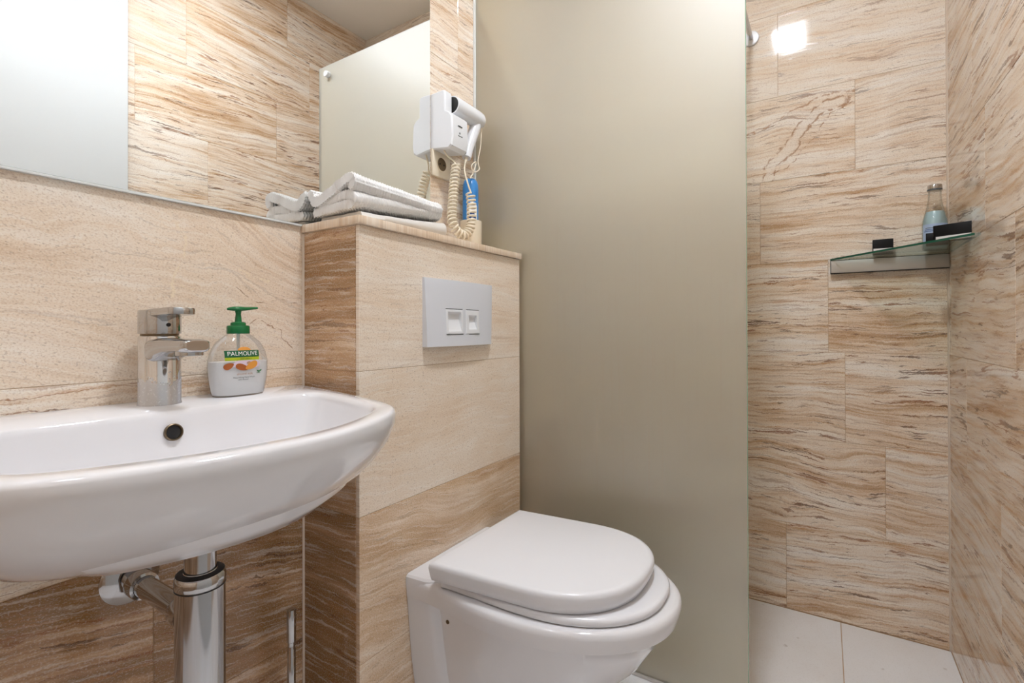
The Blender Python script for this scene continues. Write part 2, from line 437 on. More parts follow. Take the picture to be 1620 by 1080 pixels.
REC = .009   # grout face lies this far behind... the tile bodies are REC thick in front of it
def tiled(parent, O, U, V, ulo, uhi, rows, joints, style):
    """rows: list of heights; joints: function(row)->list of u of vertical joints; style(row,col,u0,u1)->dict"""
    for r in range(len(rows) - 1):
        us = [ulo] + [u for u in sorted(joints(r)) if ulo + .02 < u < uhi - .02] + [uhi]
        for c in range(len(us) - 1):
            put_tile(parent, O, U, V, us[c], us[c + 1], rows[r], rows[r + 1], **style(r, c, us[c], us[c + 1]))
L_T = .61
def steps(start):
    return [start + k * L_T for k in range(-6, 7)]

# mirror wall (left in the picture), y = Bm
wl = slab('wall_left', LEFT - .1, Ab + .1, Bm + .0012, Bm + .1, -.05, CEIL + .05, MAT['grout'])
mw_off = [.06, -.21, .11, .16, -.22, .20, .05, .33, .12]
def on_left(u0, u1, v0, v1, pts): return [(x - (u0 + u1) / 2, z - (v0 + v1) / 2) for x, z in pts]
_h = (.16, .77, .931, 1.2555)
MAT['stone_crackle'] = stone('travertine_crackle', .06, veins=(
    (on_left(*_h, [(.435, 1.22), (.452, 1.19), (.445, 1.14), (.432, 1.10), (.428, 1.08)]), .007, lin(244, 226, 198), None),
    (on_left(*_h, [(.432, 1.105), (.47, 1.095), (.51, 1.085), (.56, 1.07)]), .006, lin(240, 220, 190), None),
    (on_left(*_h, [(.545, 1.105), (.575, 1.085), (.61, 1.072), (.65, 1.082), (.69, 1.080)]), .0035, lin(150, 104, 66), None),
    (on_left(*_h, [(.555, 1.14), (.58, 1.125), (.62, 1.12)]), .005, lin(244, 226, 196), None),
    (on_left(*_h, [(.595, 1.030), (.60, 1.01), (.64, 1.0), (.66, .975)]), .006, lin(246, 230, 204), None),
    (on_left(*_h, [(.60, 1.04), (.64, 1.015), (.675, .968)]), .003, lin(160, 114, 76), None),
    (on_left(*_h, [(.53, 1.04), (.56, 1.015), (.585, 1.045)]), .003, lin(166, 120, 82), None)))
def mw_style(r, c, u0, u1):
    rnd = random.Random(r * 17 + c * 5 + 3)
    d = dict(seed=rnd.uniform(0, 40), tone=.50, vein=.75, warp=.5, angle=0.0)
    if r == 3: d.update(tone=.50, vein=.22, warp=1.2, angle=.25)
    if r == 3 and u0 < .4 < u1: d.update(mat=MAT['stone_crackle'], tone=.46)
    if r == 2: d.update(tone=.60, vein=.95, warp=.35)
    if r < 2: d.update(tone=1.28, vein=1.0, warp=.35, angle=.16)  # brown stone, with the shade under the basin put into the tone
    if r >= 4: d.update(tone=.48, vein=.7, warp=.5)
    return d
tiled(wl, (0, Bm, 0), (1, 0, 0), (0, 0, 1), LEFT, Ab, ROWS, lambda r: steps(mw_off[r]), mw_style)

# shower end wall, x = Ab
wb = slab('wall_back', Ab + .0012, Ab + .1, -Br - .1, Bm + .1, -.05, CEIL + .05, MAT['grout'])
bw_off = [.12, -.17, -.06, -.012, .20, -.092, .14, -.2, .05]
def bw_style(r, c, u0, u1):
    rnd = random.Random(r * 31 + c * 7 + 11)
    d = dict(seed=rnd.uniform(0, 40), tone=.46, vein=.85, warp=.45, angle=0.0)
    if r >= 6: d.update(tone=.30, vein=.5, angle=.06)
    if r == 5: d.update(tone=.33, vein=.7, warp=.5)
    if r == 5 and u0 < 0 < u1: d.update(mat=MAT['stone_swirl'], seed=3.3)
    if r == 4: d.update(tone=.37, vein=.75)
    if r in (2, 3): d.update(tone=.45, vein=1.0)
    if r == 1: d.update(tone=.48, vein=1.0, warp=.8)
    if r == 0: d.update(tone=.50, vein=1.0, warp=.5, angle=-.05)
    return d
_h = (-.518, .092, 1.5592, 1.866)
MAT['stone_swirl'] = stone('travertine_swirl', .06, veins=(
    (on_back(*_h, [(-.055, 1.803), (-.005, 1.798), (.030, 1.775), (.060, 1.738), (.078, 1.715), (.105, 1.668), (.150, 1.630), (.168, 1.600), (.172, 1.575)]), .016, _BR, _WH),
    (on_back(*_h, [(-.09, 1.832), (.0, 1.835), (.08, 1.806), (.20, 1.752), (.30, 1.735)]), .010, lin(176, 126, 84), None),
    (on_back(*_h, [(.165, 1.585), (.11, 1.598), (.06, 1.66), (.02, 1.70), (-.02, 1.77), (-.085, 1.79)]), .004, lin(168, 118, 78), None)))
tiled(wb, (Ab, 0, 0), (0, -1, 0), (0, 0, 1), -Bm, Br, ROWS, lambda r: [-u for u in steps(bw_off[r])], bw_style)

# right wall, y = -Br
wr = slab('wall_right', LEFT - .1, Ab + .1, -Br - .1, -Br - .0012, -.05, CEIL + .05, MAT['grout'])
rw_off = [.12, .31, .0, .42, .2, .08, .36, .17, .3]
def rw_style(r, c, u0, u1):
    rnd = random.Random(r * 13 + c * 23 + 5)
    d = dict(seed=rnd.uniform(0, 40), tone=.40, vein=.85, warp=.35, angle=rnd.uniform(-.08, .08))
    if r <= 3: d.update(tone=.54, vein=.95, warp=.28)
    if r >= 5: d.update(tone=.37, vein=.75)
    if (u0 + u1) / 2 < -1.15: d.update(tone=.48, vein=1.0)
    return d
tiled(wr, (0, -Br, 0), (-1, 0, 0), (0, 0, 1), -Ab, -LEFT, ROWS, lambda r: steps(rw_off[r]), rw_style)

# wall behind the camera
wf = slab('wall_front', LEFT - .1, LEFT - .0012, -Br - .1, Bm + .1, -.05, CEIL + .05, MAT['grout'])
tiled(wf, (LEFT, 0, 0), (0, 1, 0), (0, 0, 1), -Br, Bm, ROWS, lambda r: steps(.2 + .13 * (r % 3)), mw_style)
slab('ceiling', LEFT - .1, Ab + .1, -Br - .1, Bm + .1, CEIL, CEIL + .1, MAT['plaster'])

# floor: grout bed, white tiles in bathroom and in the slightly lower shower
fl = slab('floor', LEFT - .1, Ab + .1, -Br - .1, Bm + .1, -.1, -.0012, MAT['grout'])
def ftile(x0, x1, y0, y1, z):
    o = put_tile(fl, (0, 0, z), (1, 0, 0), (0, 1, 0), x0, x1, y0, y1, random.uniform(0, 30), mat=MAT['floor'], name='floor_tile', th=.010 if z < .01 else .045)
    return o
GAP = .0022
ys = [-Br, -.0435, .5565, Bm]
for a, b in zip(ys, ys[1:]):
    ftile(1.44, Ab, a, b, 0.0)
ys = [-Br, .02, .62, Bm]; xs = [LEFT, -.40, .20, .80, 1.4365]
for a, b in zip(xs, xs[1:]):
    for c, d in zip(ys, ys[1:]):
        ftile(a, b, c, d, FLOOR)
GAP = .0009

# boxing that hides the cistern
bx = struct(from_bm('wall_boxing', rbox(As + .0012, Ag - .0135, Bf + .0012, Bm - .0005, FLOOR + .001, LEDGE - .019, 0), MAT['grout'], None, False))
brow = [FLOOR, .3115, .6215, .9285, LEDGE - .018]
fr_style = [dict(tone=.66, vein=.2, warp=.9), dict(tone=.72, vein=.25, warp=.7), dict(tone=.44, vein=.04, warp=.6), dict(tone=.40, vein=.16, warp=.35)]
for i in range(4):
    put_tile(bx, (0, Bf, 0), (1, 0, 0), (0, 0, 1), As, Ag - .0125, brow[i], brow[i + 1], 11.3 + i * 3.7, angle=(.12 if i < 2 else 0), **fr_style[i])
    put_tile(bx, (As, 0, 0), (0, -1, 0), (0, 0, 1), -Bm + .003, -Bf - .011, brow[i], brow[i + 1], 23.1 + i * 2.9, tone=1.08 if i > 1 else 1.32, vein=.7, warp=.4)  # side tiles: brown stone, toned darker to include their shade

# silicone beads in the corners
def bead(name, pts, r=.003):
    v, f = tube(pts, r, 6); return struct(from_py(name, v, f, MAT['silicone']))
bead('trim_1', [(Ab, -Br, .0), (Ab, -Br, CEIL)], .005)
bead('trim_2', [(As, Bm, FLOOR), (As, Bm, LEDGE - .02)], .004)

# stone ledge over the boxing
led = from_bm('stone_ledge', rbox(As - .008, Ag - .0125, Bf - .009, Bm - .0005, LEDGE - .018, LEDGE, .0012, 2), MAT['stone'])
for k, v_ in (('seed', 5.2), ('tone', .60), ('vein', .15), ('angle', 0.0), ('warp', .3)): led[k] = v_
tag(led, 'beige stone ledge capping the tiled boxing, carrying folded towels and white cup', 'ledge')

# ------------------------------------------------------------------ shower screen and its support bar
scr = thing('shower_screen', 'tall frosted glass shower screen between toilet and shower', 'shower screen', (Ag, (bg + Bm) / 2, FLOOR))
ZT = 1.1315 + CAM_H; ZB = FLOOR + .006
g = from_bm('glass_panel', rbox(Ag, Ag + .008, bg, Bm - .006, ZB, ZT, 0), MAT['frost'], None, False); keep(g, scr)
g = from_bm('glass_edge', rbox(Ag + .0004, Ag + .0076, bg - .0012, bg, ZB, ZT, 0), MAT['glassedge'], None, False); keep(g, scr)
g = from_bm('wall_seal', rbox(Ag - .006, Ag + .013, Bm - .008, Bm - .0005, LEDGE, ZT, .001), MAT['seal']); keep(g, scr)
g = from_bm('floor_channel', rbox(Ag - .008, Ag + .016, bg, Bm - .006, FLOOR + .0005, FLOOR + .007, .001), MAT['steel']); keep(g, scr)
bar = thing('support_bar', 'slim metal bar bracing the shower screen against the stone wall', 'support bar', (Ab, .229, 2.123))
BZ = 2.106
v, f = tube([(Ag - .012, .2285, BZ), (Ab - .004, .2285, BZ)], .0085, 16); keep(from_py('rod', v, f, MAT['chrome']), bar)
v, f = lathe([(.028, 0), (.0285, -.004), (.026, -.007), (.012, -.008)], (Ab - .0005, .2285, BZ), 32, axis='x'); keep(from_py('wall_flange', v, f, MAT['plastic']), bar)
v, f = lathe([(.013, 0), (.013, -.016), (.011, -.018), (.004, -.018)], (Ag - .0005, .2285, BZ), 28, axis='x'); keep(from_py('glass_clamp', v, f, MAT['plastic']), bar)

# sliding frosted glass door along the right wall (seen in the mirror)
dr = struct(from_bm('door_1', rbox(LEFT + .25, .824, -.305, -.295, FLOOR + .01, 2.45, .0008, 1), MAT['frost_door'], None, False))
rail = from_bm('door_rail', rbox(LEFT + .02, .95, -.322, -.285, 2.45, 2.49, .002), MAT['steel']); rail.parent = dr

# ------------------------------------------------------------------ mirror
mir = thing('wall_mirror', 'large frameless wall mirror above the washbasin', 'mirror', (.3, Bm, 1.25))
MX0, MX1, MZ0, MZ1 = -.45, 1.128, 1.2572, 2.45
v = [(MX0, Bm - .005, MZ0), (MX1, Bm - .005, MZ0), (MX1, Bm - .005, MZ1), (MX0, Bm - .005, MZ1)]
g = from_bm('backing', rbox(MX0, MX1, Bm - .0048, Bm - .0002, MZ0, MZ1, 0), MAT['mirror_edge'], None, False); keep(g, mir)
g = from_bm('mirror_glass', rbox(MX0 + .0005, MX1 - .0005, Bm - .0056, Bm - .0049, MZ0 + .0005, MZ1 - .0005, 0), MAT['mirror'], None, False); keep(g, mir)
g = from_bm('bottom_trim', rbox(MX0, As - .008, Bm - .0075, Bm - .0002, MZ0 - .0045, MZ0 - .0004, .0006, 1), MAT['seal']); keep(g, mir)

# ------------------------------------------------------------------ ceiling lamp and added fill panel
def ceiling_lamp(LX, LY, hl, hw, label, mat):
    lamp = thing('ceiling_lamp', label, 'ceiling lamp', (LX, LY, CEIL), 'ceiling lamps')
    bm = bmesh.new()
    for a in ((-hl - .012, -hl, -hw - .012, hw + .012), (hl, hl + .012, -hw - .012, hw + .012), (-hl, hl, -hw - .012, -hw), (-hl, hl, hw, hw + .012)):
        rbox(LX + a[0], LX + a[1], LY + a[2], LY + a[3], CEIL - .014, CEIL - .0005, .001, 1, bm)
    bmesh.ops.remove_doubles(bm, verts=bm.verts, dist=.0015)
    keep(from_bm('frame', bm, MAT['plastic']), lamp)
    keep(from_bm('diffuser', rbox(LX - hl, LX + hl, LY - hw, LY + hw, CEIL - .010, CEIL - .002, 0), mat, None, False), lamp)
ceiling_lamp(.70, .17, .122, .073, 'white LED panel lamp in the ceiling above the toilet', MAT['lamp'])
ceiling_lamp(-.30, .62, .10, .10, 'weaker square panel added to the ceiling as unseen fill light', MAT['added_fill'])  # unseen panel, added to lift the overall brightness

# ------------------------------------------------------------------ washbasin
SX = .358; RIM = .892
sink = thing('washbasin', 'white ceramic washbasin with bowed front hung on the wall', 'washbasin', (SX, Bm, RIM - .18))
def outline(right, left, n=176, c=(0, .29)):
    def dense(h): return catmull([Vector(p) for p in h], 8)
    poly = [(p.x, p.y) for p in dense(right)] + [(-p.x, p.y) for p in reversed(dense(left)[:-1])]
    out = []
    for k in range(n):
        a = 2 * math.pi * (k + .5) / n; dx, dy = math.cos(a), math.sin(a); best = 0
        for (x0, y0), (x1, y1) in zip(poly, poly[1:] + poly[:1]):
            ex, ey = x1 - x0, y1 - y0; den = dx * ey - dy * ex
            if abs(den) < 1e-12: continue
            t_ = ((x0 - c[0]) * ey - (y0 - c[1]) * ex) / den; u_ = ((x0 - c[0]) * dy - (y0 - c[1]) * dx) / den
            if t_ > best and -1e-6 <= u_ <= 1 + 1e-6: best = t_
        out.append((c[0] + dx * best, max(0, c[1] + dy * best)))
    return out
outl = outline([(0, 0), (.11, 0), (.22, 0), (.30, 0), (.322, .001), (.328, .008), (.322, .05), (.304, .14), (.281, .235), (.257, .325), (.236, .388), (.207, .433), (.165, .465), (.11, .490), (.055, .508), (0, .516)],
               [(0, 0), (.11, 0), (.22, 0), (.30, 0), (.322, .001), (.328, .008), (.326, .05), (.316, .14), (.302, .235), (.287, .325), (.273, .388), (.25, .438), (.20, .475), (.13, .500), (.06, .513), (0, .516)])
inl = outline([(0, .150), (.10, .148), (.19, .143), (.232, .139), (.256, .150), (.262, .18), (.249, .25), (.228, .325), (.208, .38), (.182, .412), (.14, .442), (.09, .466), (.045, .480), (0, .486)],
              [(0, .150), (.10, .148), (.20, .143), (.245, .139), (.272, .150), (.280, .18), (.272, .25), (.257, .325), (.242, .385), (.215, .425), (.17, .450), (.11, .472), (.05, .483), (0, .486)])
def ring(o, z, sx=1, sy=1, y0=0.0, grow=0.0):
    return [(SX + x * sx, Bm - .0008 - max(0, (y0 + (y - y0) * sy)), z) for x, y in o]
cen = .29
rings = [ring(inl, RIM - .140, .22, .22, .262), ring(inl, RIM - .138, .45, .45, .27), ring(inl, RIM - .130, .70, .70, .28), ring(inl, RIM - .110, .82, .82, .285),
         ring(inl, RIM - .07, .905, .915, cen), ring(inl, RIM - .03, .955, .96, cen), ring(inl, RIM - .010, .978, .98, cen), ring(inl, RIM - .003, .99, .992, cen), ring(inl, RIM, 1.015, 1.015, cen),
         ring(outl, RIM, .988, .987), ring(outl, RIM - .0022, .997, .9965), ring(outl, RIM - .006, 1, 1),
         ring(outl, RIM - .02, 1, 1), ring(outl, RIM - .045, .985, .978), ring(outl, RIM - .07, .955, .942), ring(outl, RIM - .095, .905, .892),
         ring(outl, RIM - .117, .835, .825), ring(outl, RIM - .135, .74, .75), ring(outl, RIM - .149, .62, .67), ring(outl, RIM - .158, .48, .59), ring(outl, RIM - .162, .3, .5)]
# rest the tap ledge flat: first inner rings sit inside the shell
v, f = loft(rings); keep(from_py('basin', v, f, MAT['ceramic'], angle=60), sink)
# overflow hole with its tarnished ring
oc = Vector((.3640, .8545, .8585)); tilt = Matrix.Rotation(math.radians(-12), 4, 'X')
def overflow(prof, n=28):
    v, f = lathe(prof, (0, 0, 0), n, axis='y'); return [oc + (tilt @ Vector(p)) for p in v], f
v, f = overflow([(.0132, .004), (.0132, -.0022), (.0115, -.003), (.0100, -.001), (.0100, .004)]); keep(from_py('overflow_ring', v, f, MAT['bronze']), sink)
v, f = overflow([(.0101, -.0002), (.0101, .004)]); keep(from_py('overflow_hole', v, f, MAT['darkhole']), sink)
# ceramic boss and drain
v, f = lathe([(.0325, 0), (.0325, .004), (.024, .005)], (SX, Bm - .262, RIM - .140), 28); keep(from_py('drain', v, f, MAT['chrome']), sink)

# ------------------------------------------------------------------ tap
tap = thing('basin_tap', 'chrome single-lever mixer tap with limescale on the washbasin', 'tap', (.386, .955, RIM))
TR = .0305
def at(o): o.parent = tap; return o
v, f = lathe([(.0315, 0), (.0315, .002), (TR, .004), (TR, .113), (TR - .001, .115), (.02, .1155)], n=56); at(from_py('body', v, f, MAT['tapchrome']))
v, f = lathe([(.0275, .1155), (.0275, .119)], n=40); at(from_py('collar', v, f, MAT['bronze']))
v, f = lathe([(.02, .1185), (TR, .119), (TR + .0003, .121), (TR + .0003, .156), (TR - .001, .1585), (.02, .159), (.002, .159)], n=56)
cap = at(from_py('handle', v, f, MAT['chrome']))
# flat lever on top of the handle
def capsule_plate(y0, y1, w0, w1, z0, z1, n=14):
    o = [(-w0, y0), (w0, y0)] + [(w1 * math.cos(a), y1 - w1 * .55 * math.sin(a)) for a in [math.pi * k / n for k in range(n + 1)]]
    return o
o = capsule_plate(.0, -.075, .0235, .0205, 0, 0)
rr = []
for z, s in ((.1475, .95), (.1485, .99), (.156, 1), (.1588, .985), (.1592, .95)): rr.append([(x * s, y * s, z + (-y) * .03) for x, y in o])
v, f = loft(rr); lev = from_py('lever', v, f, MAT['chrome']); lev.parent = cap
v, f = lathe([(.0033, 0), (.0033, -.0012), (.0, -.0013)], (.0, -TR - .0002, .134), 16, axis='y'); s_ = from_py('temperature_dot', v, f, MAT['rubber']); s_.parent = cap
# spout: rounded block that leaves the body and ends with the aerator underneath
rr = []
prof = [(-.006, .0275, .070, .1125), (-.024, .0285, .072, .1125), (-.040, .0275, .079, .1123), (-.060, .0245, .0860, .1120), (-.085, .0225, .0885, .1115), (-.112, .0215, .0890, .1110), (-.124, .020, .090, .1100), (-.1285, .0165, .093, .1080)]
for y, w, z0, z1 in prof:
    n = 28; rr.append([(w * math.copysign(abs(math.cos(a)) ** .55, math.cos(a)), y, (z0 + z1) / 2 + (z1 - z0) / 2 * math.copysign(abs(math.sin(a)) ** .6, math.sin(a))) for a in [2 * math.pi * k / n for k in range(n)]])
v, f = loft(rr); at(from_py('spout', v, f, MAT['chrome']))
v, f = lathe([(.0195, .092), (.0195, .0850), (.0178, .0842), (.0162, .0858), (.002, .0862)], (0, -.102, 0), 32); ae = at(from_py('aerator', v, f, MAT['chrome']))
v, f = lathe([(.0160, .0862), (.0160, .0856)], (0, -.102, 0), 24); q = from_py('aerator_mesh', v, f, MAT['bronze']); q.parent = ae

# ------------------------------------------------------------------ soap dispenser
soap = thing('soap_dispenser', 'clear pump bottle of milky hand soap with green pump beside the tap', 'soap bottle', (.517, .952, RIM + .0005))
def so(o): o.parent = soap; return o
wprof = [(0, .0440), (.003, .0462), (.010, .0480), (.03, .0515), (.05, .0535), (.066, .0530), (.082, .0490), (.096, .0425), (.106, .0340), (.112, .0260), (.116, .0195), (.119, .0165)]
def wz(z):
    for (a, wa), (b, wb_) in zip(wprof, wprof[1:]):
        if z <= b: return wa + (wb_ - wa) * (z - a) / (b - a)
    return wprof[-1][1]
def dz(z): return max(.0165, .030 * min(1, (wz(z) / .05)))
def srings(zs, k=0.0, n=48, ex=2.6):
    out = []
    for z in zs:
        w, d = wz(z) - k, dz(z) - k
        out.append([(w * math.copysign(abs(math.cos(a)) ** (2 / ex), math.cos(a)), d * math.copysign(abs(math.sin(a)) ** (2 / ex), math.sin(a)), z) for a in [2 * math.pi * i / n for i in range(n)]])
    return out
zs = [0, .0015, .004, .010, .02, .03, .04, .05, .058, .066, .074, .082, .09, .097, .103, .108, .112, .116, .119]
v, f = loft(srings(zs)); shell = so(from_py('bottle', v, f, MAT['clear'], angle=70))
v, f = loft(srings([.0025, .004, .010, .02, .03, .04, .05, .058, .0645], .0014)); so(from_py('liquid', v, f, MAT['milk'], angle=70))
v, f = lathe([(.014, .117), (.0195, .1172), (.0200, .119), (.0200, .130), (.0188, .1325), (.0135, .1335), (.0130, .138), (.0105, .1395), (.0068, .140)], n=40); so(from_py('pump_collar', v, f, MAT['green']))
v, f = lathe([(.0062, .1385), (.0055, .147), (.0046, .155), (.0062, .163), (.0066, .165)], n=24); so(from_py('pump_stem', v, f, MAT['green']))
ho = [(-.021, .164, .0010, .002), (-.017, .1645, .006, .003), (-.008, .1648, .0105, .0045), (.002, .1648, .0115, .0048), (.012, .1652, .0092, .0040), (.022, .1662, .0066, .0032), (.033, .1672, .0055, .0026), (.0365, .1674, .005, .0022)]
rr = [[(x, w * math.cos(a), z + h * math.sin(a)) for a in [2 * math.pi * k / 18 for k in range(18)]] for x, z, w, h in ho]
v, f = loft(rr); so(from_py('pump_head', v, f, MAT['green']))
v, f = tube([(0, 0, .138), (0, 0, .06), (.004, 0, .01)], .003, 8); so(from_py('dip_tube', v, f, MAT['seal']))
def front(x, z, e): 
    w, d = wz(z), dz(z); q = min(.98, abs(x / w)); return -(d * (1 - q ** 2.6) ** (1 / 2.6)) - e
def on_bottle(v, f, cx, cz, e, sx=1): return [(cx + p[0] * sx, front(cx + p[0] * sx, cz + p[1], e), cz + p[1]) for p in v], f
def quad_patch(w, h, nx=16, nz=4):
    v = [((i / nx - .5) * w, (j / nz - .5) * h) for j in range(nz + 1) for i in range(nx + 1)]
    f = [(j * (nx + 1) + i, j * (nx + 1) + i + 1, (j + 1) * (nx + 1) + i + 1, (j + 1) * (nx + 1) + i) for j in range(nz) for i in range(nx)]
    return v, f
def ell_patch(w, h, rot=0, n=22, squash=0.0):
    v = [(0, 0)]; 
    for rr_ in (.5, 1):
        for k in range(n):
            a = 2 * math.pi * k / n; x, y = w * rr_ * math.cos(a), h * rr_ * math.sin(a) * (1 - squash * math.cos(a))
            v.append((x * math.cos(rot) - y * math.sin(rot), x * math.sin(rot) + y * math.cos(rot)))
    f = [(0, 1 + k, 1 + (k + 1) % n) for k in range(n)] + [(1 + k, 1 + n + k, 1 + n + (k + 1) % n, 1 + (k + 1) % n) for k in range(n)]
    return v, f
def pr(name, geo, cx, cz, e, mat, parent=None, sx=1):
    v, f = on_bottle(*geo, cx - .008, cz, e, sx); o = from_py(name, v, f, mat, smooth=False, fix=False); o.parent = parent or shell; return o
PZ = .072
pr('print_banner', quad_patch(.062, .0130), .001, PZ + .0075, .0006, MAT['print_green'])
pr('print_lime_band', quad_patch(.062, .0060), .001, PZ - .0016, .0006, MAT['print_lime'])
pr('print_brand', text_geo('PALMOLIVE', .0110), .001, PZ + .0078, .0010, MAT['print_white'], sx=.97)
pr('print_naturals', text_geo('NATURALS', .0042), .006, PZ - .0017, .0010, MAT['print_green'])
pr('print_flower', ell_patch(.012, .006), .004, PZ + .0145, .0005, MAT['print_orange'])
pr('print_milk_splash', ell_patch(.026, .010), .008, PZ - .0125, .0005, MAT['print_pink'])
pr('print_almond', ell_patch(.0088, .0056, .45, squash=.3), -.024, PZ - .0145, .0008, MAT['print_brown'])
pr('print_almond', ell_patch(.0125, .0058, -.30, squash=.25), -.001, PZ - .0175, .0009, MAT['print_brown'])
pr('print_almond', ell_patch(.0128, .0064, .48, squash=-.25), .0165, PZ - .0150, .0011, MAT['print_orange'])
pr('print_almond', ell_patch(.004, .0025, .3), .011, PZ - .0095, .0010, MAT['print_tan'])
pr('print_variant', text_geo('almond milk', .0060), .004, PZ - .0300, .0008, MAT['print_tan'])
pr('print_use', text_geo('Nourishing Hand Wash', .0042), .003, PZ - .0365, .0008, MAT['print_grey'])
pr('print_use', text_geo('with Almond', .0036), .001, PZ - .0405, .0008, MAT['print_grey'])
pr('print_leaf_mark', ell_patch(.0040, .0015, .5), .0340, PZ - .0262, .0008, MAT['print_leaf'])
pr('print_leaf_mark', ell_patch(.0034, .0014, -.6), .0305, PZ - .0268, .0008, MAT['print_leaf'])
pr('print_leaf_mark', ell_patch(.0046, .0006), .0305, PZ - .0300, .0008, MAT['print_leaf'])

# ------------------------------------------------------------------ bottle trap under the washbasin
trap = thing('basin_trap', 'chrome bottle trap and drain pipe under the washbasin', 'drain trap', (SX, Bm - .242, .30))
TX, TY = SX + .006, Bm - .242
v, f = lathe([(.026, .7305), (.026, .706), (.0235, .704), (.0205, .703), (.0205, .640)], (TX, TY, 0), 40); keep(from_py('drain_pipe', v, f, MAT['chrome']), trap)
v, f = lathe([(.021, .668), (.0225, .6655), (.030, .664), (.0325, .660), (.0330, .654), (.0330, .648), (.0322, .647)], (TX, TY, 0), 48, cap0=False, cap1=False); keep(from_py('top_nut', v, f, MAT['chrome']), trap)
v, f = lathe([(.0215, .666), (.0312, .6648), (.028, .6655), (.0215, .6670)], (TX, TY, 0), 40, cap0=False, cap1=False); keep(from_py('rubber_washer', v, f, MAT['rubber']), trap)
v, f = lathe([(.0322, .6475), (.0322, .40), (.034, .385), (.028, .377), (.01, .374)], (TX, TY, 0), 48); keep(from_py('cup', v, f, MAT['chrome']), trap)
v, f = lathe([(.0325, .6465), (.0329, .6460), (.0329, .6452), (.0325, .6447)], (TX, TY, 0), 48, cap0=False, cap1=False); keep(from_py('seam_ring', v, f, MAT['rubber']), trap)
PZ_ = .592
v, f = tube([(TX, TY + .02, PZ_), (TX, Bm - .001, PZ_)], .0165, 28); keep(from_py('waste_pipe', v, f, MAT['chrome']), trap)
v, f = lathe([(.022, 0), (.0225, .004), (.0225, .022), (.021, .026), (.018, .027)], (TX, TY + .034, PZ_), 32, axis='y'); keep(from_py('outlet_nut', v, f, MAT['chrome']), trap)
v, f = lathe([(.017, -.060), (.0215, -.059), (.0225, -.055), (.0225, -.036), (.0185, -.034)], (TX, Bm, PZ_), 32, axis='y', cap0=False, cap1=False); keep(from_py('wall_sleeve', v, f, MAT['chrome']), trap)
v, f = lathe([(.044, -.0006), (.044, -.003), (.040, -.006), (.025, -.011), (.018, -.013)], (TX, Bm, PZ_), 40, axis='y'); keep(from_py('escutcheon', v, f, MAT['chrome']), trap)

# ------------------------------------------------------------------ toilet brush
br = thing('toilet_brush', 'toilet brush with slim chrome handle standing in the corner', 'toilet brush', (.632, .958, FLOOR))
v, f = lathe([(.0085, .13), (.0085, .295), (.0072, .297), (.0072, .310), (.0094, .312), (.0094, .376), (.0084, .379), (.003, .380)], (0, 0, 0), 24); o = from_py('handle', v, f, MAT['chrome']); o.parent = br
v, f = lathe([(.044, .0005), (.046, .004), (.046, .125), (.044, .13), (.012, .131), (.008, .133)], (0, 0, 0), 40); o = from_py('holder', v, f, MAT['steel']); o.parent = br

# ------------------------------------------------------------------ toilet
TCX = 1.0; SHEAR = .085
wc = thing('toilet', 'white wall-hung toilet with closed lid in front of the frosted screen', 'toilet', (TCX, Bf, FLOOR + .05))
def dout(yb, L, wb_, wm, ym, n=40, ex=2.15, shear=SHEAR, xoff=0.0):
    """D outline: straight to gently widening sides from the wall, elliptic front"""
    h = []
    for i in range(12): 
        t_ = i / 12; s = t_ * t_ * (3 - 2 * t_); h.append((wb_ + (wm - wb_) * s, yb + (ym - yb) * t_))
    for i in range(n + 1):
        a = math.pi / 2 * i / n; h.append((wm * math.cos(a) ** (2 / ex), ym + (L - ym) * math.sin(a) ** (2 / ex)))
    h[-1] = (0, L)
    pts = h + [(-x, y) for x, y in reversed(h[:-1])]
    return [(TCX + xoff + x + shear * y, Bf - y) for x, y in pts]
def dring(z, *a, **k): return [(x, y, z) for x, y in dout(*a, **k)]
RZ = .440
rings = [dring(.085, .001, .20, .10, .10, .05), dring(.10, .001, .235, .112, .112, .06), dring(.16, .001, .33, .112, .122, .15), dring(.23, .001, .42, .124, .145, .22),
         dring(.30, .001, .49, .130, .165, .26), dring(.36, .001, .528, .134, .178, .28), dring(.392, .001, .545, .138, .187, .285), dring(.397, .001, .560, .163, .2005, .285),
         dring(.425, .001, .568, .164, .204, .29), dring(.434, .001, .566, .163, .2025, .29), dring(.4385, .001, .561, .160, .198, .29), dring(RZ, .001, .553, .155, .19, .29),
         dring(RZ, .06, .50, .12, .15, .29)]
v, f = loft(rings); keep(from_py('bowl', v, f, MAT['ceramic'], angle=50), wc)
# mounting column by the wall
rr = []
for z, w, d in ((.075, .118, .09), (.12, .128, .10), (.25, .148, .095), (.38, .160, .085), (.430, .1655, .084), (.442, .165, .083), (.447, .161, .080), (.448, .150, .07)):
    o_ = [(-w, .0008), (w, .0008), (w, d - .03), (w - .006, d - .012), (w - .02, d), (-w + .02, d), (-w + .006, d - .012), (-w, d - .03)]
    rr.append([(TCX + x + SHEAR * y, Bf - y, z) for x, y in o_])
v, f = loft(rr); keep(from_py('wall_flange', v, f, MAT['ceramic'], angle=35), wc)
v, f = lathe([(.0045, 0), (.0045, .001), (.003, .002)], (0, 0, 0), 18)
o = from_py('fixing_cap', [(p[0] * 0 + TCX - .176 - p[2], Bf - .135 + p[0], .385 + p[1]) for p in v], f, MAT['bronze']); keep(o, wc)
